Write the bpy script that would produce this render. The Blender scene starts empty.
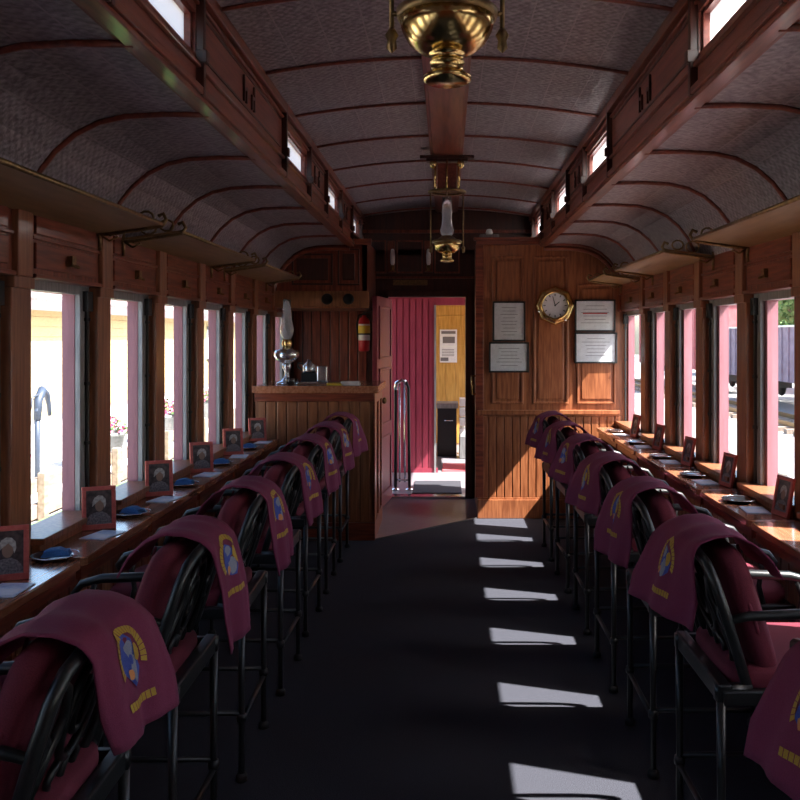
import bpy, math, random
from mathutils import Vector, Matrix
random.seed(7)
C = bpy.context.scene.collection
S = bpy.context.scene
PI = math.pi
H = 1.5            # camera height
P = 0.735          # window pitch
END = 8.33         # door wall
PART = 7.42        # partition plane
BACK = -2.0
ORD = ['nearest', 'second', 'third', 'fourth', 'fifth', 'sixth', 'seventh', 'eighth', 'ninth', 'tenth']

# ------------------------------------------------------------------ geometry
class G:
    def __init__(s): s.v = []; s.f = []; s.m = []; s.mi = 0
    def add(s, vs, fs):
        o = len(s.v); s.v += [tuple(p) for p in vs]
        for f in fs: s.f.append([i + o for i in f]); s.m.append(s.mi)
        return s
    def box(s, x0, x1, y0, y1, z0, z1):
        if x0 > x1: x0, x1 = x1, x0
        if y0 > y1: y0, y1 = y1, y0
        if z0 > z1: z0, z1 = z1, z0
        return s.add([(x0,y0,z0),(x1,y0,z0),(x1,y1,z0),(x0,y1,z0),(x0,y0,z1),(x1,y0,z1),(x1,y1,z1),(x0,y1,z1)],
              [(0,3,2,1),(4,5,6,7),(0,1,5,4),(1,2,6,5),(2,3,7,6),(3,0,4,7)])
    def tube(s, pts, r, n=8, closed=False, cap=True):
        pts = [Vector(p) for p in pts]; k = len(pts)
        rs = r if isinstance(r, (list, tuple)) else [r]*k
        prev = None; rings = []
        for i, p in enumerate(pts):
            if closed: t = pts[(i+1) % k] - pts[i-1]
            else: t = pts[min(i+1, k-1)] - pts[max(i-1, 0)]
            t.normalize()
            if prev is None:
                a = Vector((0,0,1)) if abs(t.z) < .9 else Vector((1,0,0))
                u = t.cross(a).normalized()
            else:
                u = (prev - t*prev.dot(t)).normalized()
            prev = u; w = t.cross(u)
            rings.append([p + (u*math.cos(2*PI*j/n) + w*math.sin(2*PI*j/n))*rs[i] for j in range(n)])
        vs = [q for R in rings for q in R]; fs = []
        for i in range(k if closed else k-1):
            a = i*n; b = ((i+1) % k)*n
            for j in range(n): fs.append((a+j, a+(j+1)%n, b+(j+1)%n, b+j))
        if not closed and cap:
            fs.append(tuple(range(n-1,-1,-1))); fs.append(tuple(range((k-1)*n, k*n)))
        return s.add(vs, fs)
    def cyl(s, p0, p1, r, n=16): return s.tube([p0, p1], r, n)
    def lathe(s, prof, c=(0,0,0), n=24, axis='z', wob=0, wn=0, cap=True):
        vs = []; fs = []; k = len(prof)
        for i, (r, h) in enumerate(prof):
            for j in range(n):
                a = 2*PI*j/n; q = r*(1 + (wob*(1 if j % 2 else -1) if wn else 0))
                x, y = q*math.cos(a), q*math.sin(a)
                if axis == 'z': vs.append((c[0]+x, c[1]+y, c[2]+h))
                elif axis == 'y': vs.append((c[0]+x, c[1]+h, c[2]+y))
                else: vs.append((c[0]+h, c[1]+x, c[2]+y))
        for i in range(k-1):
            for j in range(n): fs.append((i*n+j, i*n+(j+1)%n, (i+1)*n+(j+1)%n, (i+1)*n+j))
        if cap and prof[0][0] > 1e-4: fs.append(tuple(range(n-1,-1,-1)))
        if cap and prof[-1][0] > 1e-4: fs.append(tuple(range((k-1)*n, k*n)))
        return s.add(vs, fs)
    def strip(s, prof, y0, y1, t, ny=1):
        """open profile of (x,z) extruded along Y, thickened by t on the left-hand side"""
        k = len(prof); off = []
        for i in range(k):
            a = Vector(prof[max(i-1,0)]); b = Vector(prof[min(i+1,k-1)])
            d = (b-a).normalized(); nrm = Vector((-d.y, d.x))
            off.append((prof[i][0]+nrm.x*t, prof[i][1]+nrm.y*t))
        ring = list(prof) + off[::-1]; m = len(ring)
        vs = []; fs = []
        for j in range(ny+1):
            y = y0 + (y1-y0)*j/ny
            vs += [(x, y, z) for x, z in ring]
        for j in range(ny):
            for i in range(m): fs.append((j*m+i, j*m+(i+1)%m, (j+1)*m+(i+1)%m, (j+1)*m+i))
        for i in range(k-1):
            fs.append((i, i+1, m-2-i, m-1-i)); e = ny*m
            fs.append((e+i+1, e+i, e+m-1-i, e+m-2-i))
        return s.add(vs, fs)
    def prism(s, poly, a0, a1, axis='y'):
        k = len(poly)
        def pt(p, a): return {'y': (p[0], a, p[1]), 'x': (a, p[0], p[1]), 'z': (p[0], p[1], a)}[axis]
        vs = [pt(p, a0) for p in poly] + [pt(p, a1) for p in poly]
        fs = [tuple(range(k)), tuple(range(2*k-1, k-1, -1))] + [(i, i+k, (i+1)%k+k, (i+1)%k) for i in range(k)]
        return s.add(vs, fs)
    def grid(s, fn, nu, nv):
        vs = [fn(i/nu, j/nv) for j in range(nv+1) for i in range(nu+1)]
        fs = [(j*(nu+1)+i, j*(nu+1)+i+1, (j+1)*(nu+1)+i+1, (j+1)*(nu+1)+i) for j in range(nv) for i in range(nu)]
        return s.add(vs, fs)
    def pillow(s, cx, cy, cz, sx, sy, sz, n=10, puff=.5, frame=None):
        """soft box: sx,sy,sz half sizes; optional 3x3 matrix"""
        M = frame or Matrix.Identity(3)
        def se(t, e): c = math.cos(t); q = math.sin(t); return (math.copysign(abs(c)**e, c), math.copysign(abs(q)**e, q))
        def fn(u, v):
            a = u*2*PI; b = (v-.5)*PI
            ca, sa = se(a, .35); cb, sb = se(b, puff)
            q = M @ Vector((sx*sb, sy*ca*abs(cb), sz*sa*abs(cb)))
            return (cx+q.x, cy+q.y, cz+q.z)
        return s.grid(fn, n*4, n*2)

def build(name, g, mats, parent=None, smooth=False, bevel=0, solid=0):
    me = bpy.data.meshes.new(name); me.from_pydata(g.v, [], g.f)
    if not isinstance(mats, (list, tuple)): mats = [mats]
    for m in mats: me.materials.append(m)
    for p, mi in zip(me.polygons, g.m): p.material_index = mi
    import bmesh
    bm = bmesh.new(); bm.from_mesh(me); bmesh.ops.recalc_face_normals(bm, faces=bm.faces); bm.to_mesh(me); bm.free()
    o = bpy.data.objects.new(name, me); C.objects.link(o)
    if smooth:
        for p in me.polygons: p.use_smooth = True
    if parent: o.parent = parent
    if solid:
        md = o.modifiers.new('Solidify', 'SOLIDIFY'); md.thickness = solid; md.offset = 1
    if bevel:
        md = o.modifiers.new('Bevel', 'BEVEL'); md.width = bevel; md.segments = 2; md.limit_method = 'ANGLE'
        md.angle_limit = math.radians(40)
    return o
def tag(o, label, cat, group=None, kind=None):
    o['label'] = label; o['category'] = cat
    if group: o['group'] = group
    if kind: o['kind'] = kind
    return o
def thing(name, loc, label, cat, group=None, rz=0, kind=None):
    o = bpy.data.objects.new(name, None); C.objects.link(o); o.location = loc; o.rotation_euler = (0,0,rz)
    o.empty_display_size = .05
    return tag(o, label, cat, group, kind)
def dup(root, loc, rz, label):
    r = root.copy(); C.objects.link(r); r.location = loc; r.rotation_euler = (0,0,rz); r['label'] = label
    for ch in list(root.children):
        c = ch.copy(); C.objects.link(c); c.parent = r
        for g2 in list(ch.children):
            d = g2.copy(); C.objects.link(d); d.parent = c
    return r

# ------------------------------------------------------------------ materials
def mat(name, col=(.5,.5,.5), rough=.5, metal=0, spec=.5, coat=0):
    m = bpy.data.materials.new(name); m.use_nodes = True
    b = m.node_tree.nodes['Principled BSDF']
    b.inputs['Base Color'].default_value = (*col, 1); b.inputs['Roughness'].default_value = rough
    b.inputs['Metallic'].default_value = metal; b.inputs['Specular IOR Level'].default_value = spec
    b.inputs['Coat Weight'].default_value = coat; b.inputs['Coat Roughness'].default_value = .12
    return m
def noisy(name, c1, c2, rough=.5, scale=(4,4,4), nscale=5, detail=4, bump=0, bdist=.002, metal=0, coat=0, spec=.5, wave=False, lo=.35, hi=.65):
    m = mat(name, c1, rough, metal, spec, coat); nt = m.node_tree; N = nt.nodes; L = nt.links; b = N['Principled BSDF']
    tc = N.new('ShaderNodeTexCoord'); mp = N.new('ShaderNodeMapping'); mp.inputs['Scale'].default_value = scale
    L.new(tc.outputs['Object'], mp.inputs['Vector'])
    nz = N.new('ShaderNodeTexNoise'); nz.inputs['Scale'].default_value = nscale; nz.inputs['Detail'].default_value = detail
    L.new(mp.outputs['Vector'], nz.inputs['Vector'])
    cr = N.new('ShaderNodeValToRGB'); cr.color_ramp.elements[0].color = (*c1,1); cr.color_ramp.elements[1].color = (*c2,1)
    cr.color_ramp.elements[0].position = lo; cr.color_ramp.elements[1].position = hi
    L.new(nz.outputs['Fac'], cr.inputs['Fac']); L.new(cr.outputs['Color'], b.inputs['Base Color'])
    if bump:
        bp = N.new('ShaderNodeBump'); bp.inputs['Strength'].default_value = bump; bp.inputs['Distance'].default_value = bdist
        L.new(nz.outputs['Fac'], bp.inputs['Height']); L.new(bp.outputs['Normal'], b.inputs['Normal'])
    return m
WD = (.120,.022,.011); WL = (.27,.064,.031)
PD = (.19,.055,.020); PL = (.36,.125,.050)
wood_v = noisy('mahogany_upright', WD, WL, .33, (14,14,1.2), 4, 5, .15, coat=.35)       # grain along Z
wood_h = noisy('mahogany_lengthwise', WD, WL, .33, (14,1.2,14), 4, 5, .15, coat=.35)     # grain along Y
wood_x = noisy('mahogany_crosswise', WD, WL, .33, (1.2,14,14), 4, 5, .15, coat=.35)
part_w = noisy('partition_mahogany', PD, PL, .36, (14,14,1.2), 4, 5, .15, coat=.25)
post_w = noisy('pilaster_oak', (.19,.065,.030), (.32,.125,.06), .4, (16,16,1.3), 4, 5, .15, coat=.2)  # same mahogany, its colour lightened for window light falling on the posts
table_w = noisy('table_mahogany', (.29,.105,.052), (.44,.185,.10), .24, (16,1.4,16), 4, 5, .05, coat=.6)
bar_w = noisy('bar_oak', (.19,.065,.026), (.31,.12,.05), .4, (16,16,1.1), 4, 5, .15, coat=.2)
red_w = noisy('clerestory_wood', (.16,.036,.024), (.26,.066,.042), .38, (14,1.2,14), 4, 5, .1, coat=.3)
rack_w = noisy('rack_board', (.22,.125,.045), (.28,.16,.06), .5, (8,1.2,8), 4, 4)
yellow_w = noisy('yellow_pine', (.45,.22,.04), (.62,.34,.08), .45, (12,12,1.2), 4, 4)
brass = noisy('brass', (.78,.58,.25), (.66,.46,.17), .2, (6,6,6), 6, 3, metal=1)
aged = noisy('aged_brass', (.30,.20,.09), (.18,.12,.06), .4, (9,9,9), 6, 3, metal=.9)
steel = mat('chrome', (.75,.76,.78), .18, 1)
black = noisy('black_cast_metal', (.008,.0085,.009), (.014,.0145,.015), .36, (40,40,40), 6, 3, .3, .001, spec=.55)
rubber = mat('black_rubber', (.015,.015,.016), .6)
maroon = noisy('maroon_cushion_fabric', (.115,.008,.022), (.16,.013,.032), .85, (60,60,60), 6, 3, .4, .002)
towel_m = noisy('maroon_towel_cloth', (.165,.022,.062), (.205,.03,.080), .95, (80,80,80), 6, 3, .5, .002)
gold = noisy('gold_embroidery', (.52,.31,.04), (.42,.23,.025), .7, (90,90,90), 6, 3, .5)
blue = noisy('blue_embroidery', (.03,.05,.30), (.06,.09,.42), .7, (90,90,90), 6, 3, .5)
pale = noisy('pale_embroidery', (.20,.21,.30), (.30,.31,.38), .7, (90,90,90), 6, 3, .5)
orange_e = noisy('orange_embroidery', (.6,.2,.06), (.65,.28,.1), .7, (90,90,90), 6, 3, .5)
paint = noisy('maroon_exterior_paint', (.27,.105,.125), (.33,.135,.155), .5, (5,5,1), 4, 4)
paint_d = noisy('deep_maroon_door_paint', (.20,.022,.042), (.26,.032,.056), .42, (5,5,1), 4, 4)
greym = noisy('grey_track_metal', (.20,.20,.205), (.30,.30,.30), .45, (20,20,2), 4, 3, metal=.3)
frame_r = noisy('rose_red_frame', (.52,.10,.09), (.60,.14,.12), .45, (20,20,20), 4, 3)
plate_m = mat('black_glazed_plate', (.012,.013,.016), .12, coat=.5)
napkin_b = noisy('blue_napkin', (.04,.13,.34), (.06,.18,.42), .85, (60,60,60), 5, 3, .3)
paper = noisy('paper', (.70,.68,.70), (.78,.76,.78), .8, (10,10,10), 3, 2)
leaflet_m = noisy('pale_blue_leaflet', (.40,.50,.66), (.66,.70,.78), .35, (14,14,14), 3, 2)
ink = mat('grey_ink', (.16,.14,.15), .8)
ink_red = mat('red_ink', (.5,.06,.06), .8)
photo_dark = noisy('photo_dark_backdrop', (.04,.03,.035), (.12,.09,.09), .3, (14,14,14), 4, 3)
photo_pale = noisy('photo_pale_shape', (.35,.33,.32), (.6,.58,.56), .3, (24,24,24), 4, 3)
skin_t = mat('photo_skin_tone', (.32,.20,.15), .4); cloth_t = noisy('photo_grey_cloth', (.10,.09,.11), (.26,.24,.26), .4, (40,40,40), 4, 3)
silver = mat('silver_metal', (.70,.72,.76), .2, .9)
white_p = mat('white_enamel', (.78,.78,.76), .35)
red_p = mat('fire_red', (.50,.015,.02), .35)
yellow_p = mat('yellow_label', (.75,.55,.05), .5)
dark_w = noisy('dark_walnut', (.035,.010,.007), (.07,.02,.012), .35, (14,14,1.2), 4, 5, .1, coat=.3)

def carpet():
    m = noisy('black_blue_carpet', (.031,.031,.040), (.060,.061,.076), 1, (1,1,1), 300, 2, .4, .002, spec=.1, lo=.4, hi=.6)
    m.node_tree.nodes['Principled BSDF'].inputs['Sheen Weight'].default_value = .0
    return m
carpet_m = carpet()
lino = noisy('grey_vestibule_floor', (.16,.145,.16), (.22,.20,.215), .3, (3,20,3), 4, 3, .05)

def tin(name, cols=((.19,.160,.180),(.43,.385,.42))):
    m = mat(name, cols[0], .42, .35); nt = m.node_tree; N = nt.nodes; L = nt.links; b = N['Principled BSDF']
    tc = N.new('ShaderNodeTexCoord')
    sep = N.new('ShaderNodeSeparateXYZ'); L.new(tc.outputs['Object'], sep.inputs[0])
    def math_(op, a, v=None, w=None):
        n = N.new('ShaderNodeMath'); n.operation = op
        if hasattr(a, 'links') or hasattr(a, 'is_linked'): L.new(a, n.inputs[0])
        else: n.inputs[0].default_value = a
        if v is not None:
            if hasattr(v, 'is_linked'): L.new(v, n.inputs[1])
            else: n.inputs[1].default_value = v
        return n.outputs[0]
    # arc coordinate: x - z so that the cove keeps even spacing
    ax = math_('ABSOLUTE', sep.outputs['X']); q = math_('SUBTRACT', ax, sep.outputs['Z'])
    fx = math_('SINE', math_('MULTIPLY', q, 2*PI/.042)); fy = math_('SINE', math_('MULTIPLY', sep.outputs['Y'], 2*PI/.042))
    pr = math_('MULTIPLY', fx, fy)
    nz = N.new('ShaderNodeTexNoise'); nz.inputs['Scale'].default_value = 46; nz.inputs['Detail'].default_value = 5
    L.new(tc.outputs['Object'], nz.inputs['Vector'])
    hgt = math_('ADD', math_('MULTIPLY', pr, .10), nz.outputs['Fac'])
    # panel seams every 0.25 m
    seam = math_('ABSOLUTE', math_('SUBTRACT', math_('FRACT', math_('DIVIDE', ax, .155)), .5))
    sm = math_('GREATER_THAN', seam, .48)
    cr = N.new('ShaderNodeValToRGB'); cr.color_ramp.elements[0].color = (*cols[0],1); cr.color_ramp.elements[1].color = (*cols[1],1)
    cr.color_ramp.elements[0].position = .35; cr.color_ramp.elements[1].position = .75
    L.new(hgt, cr.inputs['Fac'])
    mx = N.new('ShaderNodeMix'); mx.data_type = 'RGBA'; L.new(sm, mx.inputs['Factor'])
    L.new(cr.outputs['Color'], mx.inputs['A']); mx.inputs['B'].default_value = (cols[1][0]*.85, cols[1][1]*.8, cols[1][2]*.8, 1)
    L.new(mx.outputs['Result'], b.inputs['Base Color'])
    bp = N.new('ShaderNodeBump'); bp.inputs['Strength'].default_value = .8; bp.inputs['Distance'].default_value = .005
    L.new(math_('ADD', hgt, math_('MULTIPLY', sm, .3)), bp.inputs['Height']); L.new(bp.outputs['Normal'], b.inputs['Normal'])
    return m
tin_m = tin('embossed_tin')

def glass(name, tint=(1,1,1), k=.06):
    m = bpy.data.materials.new(name); m.use_nodes = True; nt = m.node_tree; N = nt.nodes; L = nt.links
    N.remove(N['Principled BSDF']); out = N['Material Output']
    t = N.new('ShaderNodeBsdfTransparent'); t.inputs[0].default_value = (*tint,1)
    g = N.new('ShaderNodeBsdfGlossy'); g.inputs['Roughness'].default_value = .03
    lw = N.new('ShaderNodeLayerWeight'); lw.inputs['Blend'].default_value = .5
    pw = N.new('ShaderNodeMath'); pw.operation = 'POWER'; L.new(lw.outputs['Facing'], pw.inputs[0]); pw.inputs[1].default_value = 4
    fr = N.new('ShaderNodeMath'); fr.operation = 'MULTIPLY_ADD'; L.new(pw.outputs[0], fr.inputs[0]); fr.inputs[1].default_value = .35; fr.inputs[2].default_value = .02
    mx = N.new('ShaderNodeMixShader'); L.new(fr.outputs[0], mx.inputs[0]); L.new(t.outputs[0], mx.inputs[1]); L.new(g.outputs[0], mx.inputs[2])
    L.new(mx.outputs[0], out.inputs[0]); return m
glass_m = glass('window_glass', (.97,.98,.98))
opal_m = bpy.data.materials.new('opal_glass'); opal_m.use_nodes = True
_n = opal_m.node_tree; _n.nodes.remove(_n.nodes['Principled BSDF'])
_t = _n.nodes.new('ShaderNodeBsdfTranslucent'); _t.inputs[0].default_value = (.62,.60,.58,1)
_g = _n.nodes.new('ShaderNodeBsdfGlossy'); _g.inputs['Roughness'].default_value = .1
_x = _n.nodes.new('ShaderNodeMixShader'); _x.inputs[0].default_value = .06
_n.links.new(_t.outputs[0], _x.inputs[1]); _n.links.new(_g.outputs[0], _x.inputs[2]); _n.links.new(_x.outputs[0], _n.nodes['Material Output'].inputs[0])
chim_m = bpy.data.materials.new('lamp_glass'); chim_m.use_nodes = True
_b = chim_m.node_tree.nodes['Principled BSDF']; _b.inputs['Base Color'].default_value = (.85,.86,.9,1); _b.inputs['Roughness'].default_value = .12
_b.inputs['Transmission Weight'].default_value = .8; _b.inputs['IOR'].default_value = 1.3

# ------------------------------------------------------------------ room shell
RO = -.12     # offset of the right-hand windows
def posts(side):
    base = 2.955 + (RO if side > 0 else 0)
    n0 = -6
    return [base + P*k for k in range(n0, 8)]
def mir(side, a, b): return (a, b) if side > 0 else (-b, -a)

for side, nm in ((-1, 'left'), (1, 'right')):
    def X(a, b): return mir(side, a, b)
    g = G()
    g.box(*X(1.435, 1.49), BACK, END+.06, .0, .78)                    # wainscot
    g.box(*X(1.425, 1.435), BACK, END, .0, .16)                       # baseboard
    g.box(*X(1.435, 1.49), BACK, END+.06, 1.70, 2.06)                 # letterboard above the windows
    y = BACK
    while y < END-.1:                                                 # vertical boards of the wainscot
        g.box(*X(1.428, 1.436), y+.004, y+.086, .17, .74); y += .09
    w = build('wall_'+nm, g, wood_v, bevel=.002)
    tag(w, '%s side wall of the rail car in reddish mahogany boards' % nm, 'wall', kind='structure')
    ext = G()
    ext.box(*X(1.49, 1.54), BACK, END+.06, -.55, .80)
    ext.box(*X(1.49, 1.54), BACK, END+.06, 1.665, 2.12)
    pl = posts(side)
    for i, y in enumerate(pl):
        e0, e1, e2 = y-.09-(.03 if side > 0 else 0), y+.27, y+.355
        if side > 0 and i == 13: continue
        if side > 0 and i == 12: e0, e1, e2 = 7.385, END+.06, END+.06
        if side > 0 and i == 11: e1, e2 = y+.20, y+.20
        if e1 < BACK: continue
        ext.prism([(side*1.49, max(e0, BACK)), (side*1.54, max(e0, BACK)), (side*1.54, e2), (side*1.49, e1)], .80, 1.86, 'z')
    if side < 0: ext.box(*X(1.49, 1.54), pl[-1]+.35, END+.06, .80, 1.86)
    ext.box(*X(1.49, 1.54), BACK, posts(side)[0]+.1, .80, 1.86)
    build('exterior_siding', ext, paint, w)
    # pilasters, caps, header panels
    for i, y in enumerate(pl):
        if side > 0 and i >= 12: continue
        p = G(); p.box(*X(1.43, 1.468), y, y+.14, .74, 1.70)
        p.box(*X(1.418, 1.468), y-.004, y+.144, 1.66, 1.70)
        p.box(*X(1.415, 1.46), y+.015, y+.125, 1.70, 1.97)
        p.box(*X(1.422, 1.44), y+.02, y+.12, 0, .74)
        build('pilaster', p, post_w, w, bevel=.004)
        tr = G(); tr.box(*X(1.468, 1.4895), y-.088, y+.14, .80, 1.86)
        build('window_track', tr, greym, w, bevel=.002)
    hp = G()
    ys = pl + [pl[-1]+P]
    for a, b in zip(ys[:-1], ys[1:]):
        a2, b2 = a+.14, min(b, END)
        if b2-a2 < .2: continue
        hp.box(*X(1.425, 1.436), a2+.03, b2-.03, 1.855, 1.94)
        hp.box(*X(1.425, 1.436), a2+.03, b2-.03, 1.735, 1.825)
        hp.box(*X(1.412, 1.436), a2, b2, 1.70, 1.715)
        hp.box(*X(1.420, 1.436), a2, b2, 1.835, 1.847)
    build('header_panel', hp, wood_h, w, bevel=.003)
    lt = G()
    for a in pl[:-1]:
        c = a+.14+.30
        lt.box(*X(1.405, 1.436), c-.018, c+.018, 1.76, 1.80)
        lt.tube([(side*1.41, c-.03, 1.765), (side*1.39, c, 1.758), (side*1.41, c+.03, 1.765)], .006, 6)
    build('sash_latch', lt, aged, w)
    # windows
    k = 0
    for a in (pl[:-1] if side < 0 else pl[:-2]):
        k += 1
        idx = k + (0 if side < 0 else 20)
        y0, y1 = a+.14, (PART-.002 if (side > 0 and abs(a-6.51) < .01) else a+P)
        root = thing('window_%d' % idx, (side*1.46, (y0+y1)/2, .78),
                     'tall narrow sash window, %s in the %s wall' % (('number %d counted from the rear of the car' % k), nm), 'window', kind='structure')
        cy = (y0+y1)/2; hw = (y1-y0)/2
        def LX(a_, b_): a_, b_ = a_-1.46, b_-1.46; return (a_, b_) if side > 0 else (-b_, -a_)
        s = G(); s.box(*LX(1.385, 1.54), -hw, hw, .0, .022); s.box(*LX(1.40, 1.43), -hw, hw, -.03, .0)
        build('window_sill', s, post_w, root, bevel=.004)
        h = G(); h.box(*LX(1.470, 1.4895), -hw, hw, .885, .93)
        build('window_head', h, greym, root)
        if y1 > -.5:
            r = G(); xr = (1.476-1.46)*side*.2
            r.cyl((xr, hw-.035, .02), (xr, hw-.035, .90), .007, 8)
            for zz in (.28, .52, .78): r.box(xr-.010, xr+.010, hw-.05, hw-.022, zz, zz+.014)
            r.box(xr-.016, xr+.016, hw-.06, hw-.01, .82, .90)
            build('guide_rod', r, rubber, root)
        pn = G(); pn.box(*LX(1.512, 1.515), -hw+.1, hw-.0, .02, 1.08)
        build('pane', pn, glass_m, root)

# floor
g = G()
g.add([(-1.49,BACK,0),(1.49,BACK,0),(1.49,7.45,0),(.256,7.42,0),(-.54,6.62,0),(-1.49,6.62,0)], [(0,1,2,3,4,5)])
f = build('floor', g, carpet_m); tag(f, 'near-black dark blue carpet down the aisle', 'floor', kind='structure')
g = G(); g.box(-1.49, 1.49, BACK, END+.1, -.14, -.02)
build('floor_slab', g, dark_w, f)
g = G(); g.prism([(-.54,6.62),(.256,7.42),(.256,END+.05),(-1.49,END+.05),(-1.49,6.62)], -.02, .0, 'z')
build('floor_vestibule', g, lino, f)
g = G(); g.tube([(-.54,6.615,.003),(.256,7.415,.003)], .006, 6)
build('carpet_edging', g, rubber, f)

# ceiling
LOW = [(.80,2.25),(.95,2.252),(1.08,2.245),(1.17,2.225),(1.25,2.185),(1.32,2.125),(1.37,2.06),(1.405,1.99),(1.425,1.93)]
ceil = G()
ceil.strip([(x,z) for x,z in LOW], BACK, END+.06, .05)
cR = build('ceiling', ceil, tin_m, smooth=False); tag(cR, 'embossed grey tin ceiling with raised clerestory', 'ceiling', kind='structure')
ceil = G(); ceil.strip([(-x,z) for x,z in LOW], BACK, END+.06, -.05); build('cove', ceil, tin_m, cR)
UP = [(x, 2.595+.075*(1-(x/.8)**2)) for x in [-.8+.1*i for i in range(17)]]
ceil = G(); ceil.strip(UP, BACK, END+.06, .05); build('upper_deck', ceil, tin_m, cR)
# outer roof that covers the car
g = G()
g.box(-.94, .94, BACK, END+.1, 2.72, 2.76)
for sd in (-1, 1):
    g.box(sd*.86, sd*.94, BACK, END+.1, 2.64, 2.72)
    g.box(sd*1.40, sd*1.58, BACK, END+.1, 2.09, 2.13)
build('outer_roof', g, rubber, cR)
def rib_geo(path, y, w=.022, t=.012):
    g = G(); g.strip(path, y-w/2, y+w/2, t); return g
for side in (-1, 1):
    for y in posts(side)[2:]:
        yc = y+.07
        if yc > (PART-.05): continue
        pts = [(x, z) for x, z in LOW]
        g = G(); g.tube([(side*x, yc, z-.006) for x, z in pts], .011, 6)
        build('cove_rib', g, red_w, cR, smooth=True)
for y in posts(-1)[2:]:
    yc = y+.07
    g = G(); g.tube([(x, yc, z-.004) for x, z in UP], .009, 6)
    build('upper_rib', g, red_w, cR, smooth=True)
# centre board
g = G(); g.box(-.105, .10, BACK, 8.25, 2.640, 2.668); g.box(-.09, .085, BACK, 8.25, 2.632, 2.641)
y = 0.0
build('centre_board', g, red_w, cR, bevel=.003)
# clerestory walls
CW = [(-.9,-.1),(.6,1.35),(2.06,2.79),(4.28,5.01),(5.75,6.50),(7.3,8.0)]
for side, nm in ((-1,'left'),(1,'right')):
    def X(a, b): return mir(side, a, b)
    g = G()
    g.box(*X(.78,.84), BACK, END+.06, 2.25, 2.375)
    g.box(*X(.78,.84), BACK, END+.06, 2.505, 2.66)
    yy = BACK
    for a, b in CW+[(END+.06, 9)]:
        g.box(*X(.78,.84), yy, a, 2.375, 2.505); yy = b
    w = build('wall_clerestory_'+nm, g, red_w)
    tag(w, 'reddish wood clerestory beam along the %s of the ceiling' % nm, 'wall', kind='structure')
    m = G()
    m.box(*X(.766,.818), BACK, PART+.9, 2.236, 2.252)
    m.box(*X(.757,.78), BACK, PART+.9, 2.252, 2.275)
    m.box(*X(.764,.78), BACK, PART+.9, 2.335, 2.348)
    m.box(*X(.755,.78), BACK, PART+.9, 2.555, 2.60)
    m.box(*X(.768,.78), BACK, PART+.9, 2.53, 2.54)
    build('moulding', m, wood_h, w, bevel=.003)
    br = G()
    for a, b in CW:
        for e in (a-.02, b+.02):
            br.box(*X(.755,.785), e-.012, e+.012, 2.25, 2.60)
            br.box(*X(.745,.785), e-.016, e+.016, 2.35, 2.39)
    build('bracket', br, dark_w, w, bevel=.003)
    orn = G()
    for a, b in zip([c[1] for c in CW[:-1]], [c[0] for c in CW[1:]]):
        c = (a+b)/2
        for d in (-.09, -.05, .05, .09):
            orn.box(*X(.772,.781), c+d-.007, c+d+.007, 2.40, 2.50 if abs(d) > .06 else 2.46)
        for d in (-.07, .07): orn.box(*X(.772,.781), c+d-.02, c+d+.02, 2.445, 2.457)
        for z in (2.385, 2.515): orn.box(*X(.774,.781), a+.08, b-.08, z-.004, z+.004)
    build('carved_ornament', orn, dark_w, w)
    for k, (a, b) in enumerate(CW):
        root = thing('window_%d' % (41+k+(10 if side > 0 else 0)), (side*.81, (a+b)/2, 2.375),
            'small clerestory window, %s from the rear in the %s beam' % (ORD[k] if k else 'first', nm), 'window', kind='structure')
        hw = (b-a)/2
        fr = G(); fr.box(-.02,.02,-hw,-hw+.02,0,.13); fr.box(-.02,.02,hw-.02,hw,0,.13); fr.box(-.02,.02,-hw,hw,0,.012); fr.box(-.02,.02,-hw,hw,.118,.13)
        build('window_frame', fr, red_w, root)
        pn = G(); pn.add([(0,-hw+.02,.012),(0,hw-.02,.012),(0,hw-.02,.118),(0,-hw+.02,.118)], [(0,1,2,3)])
        build('pane', pn, opal_m, root)

# back wall of the car, behind the camera
g = G(); g.box(-1.5, 1.5, BACK-.06, BACK, -.1, 2.75)
tag(build('wall_back', g, wood_v), 'wooden end wall behind the camera', 'wall', kind='structure')

# ---- door wall at END
g = G()
g.box(-1.49, -.54, END, END+.07, 0, 2.30); g.box(.17, 1.49, END, END+.07, 0, 2.30)
g.box(-.54, .17, END, END+.07, 1.86, 2.30); g.box(-.84, .84, END, END+.07, 2.25, 2.74)
w = build('wall_end', g, dark_w); tag(w, 'dark wooden end wall around the open doorway', 'wall', kind='structure')
g = G()
for i in range(10):
    x = -1.42 + i*.085
    if x > -.74: break
    g.box(x+.004, x+.081, END-.012, END, .1, 1.95)
build('beadboard', g, wood_v, w, bevel=.004)
g = G()
g.box(-.60, -.54, END-.025, END+.09, 0, 1.90); g.box(.17, .23, END-.025, END+.09, 0, 1.90); g.box(-.60, .23, END-.025, END+.09, 1.86, 1.92)
build('door_casing', g, dark_w, w, bevel=.004)
g = G()
for x0, x1 in ((-.74,-.56),(-.47,-.22),(-.12,.12)):
    for (a,b,c,d) in ((x0,x1,2.08,2.095),(x0,x1,2.37,2.385),(x0,x0+.015,2.08,2.385),(x1-.015,x1,2.08,2.385)):
        g.box(a,b,END-.02,END,c,d)
g.box(-.78,.78,END-.03,END,2.03,2.05); g.box(-.78,.78,END-.035,END,2.45,2.48)
g.box(-.55,-.48,END-.025,END,2.09,2.38); g.box(-.21,-.13,END-.025,END,2.09,2.38)
build('transom_moulding', g, wood_v, w, bevel=.003)
for x in (-.505, -.165):
    pass
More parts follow.
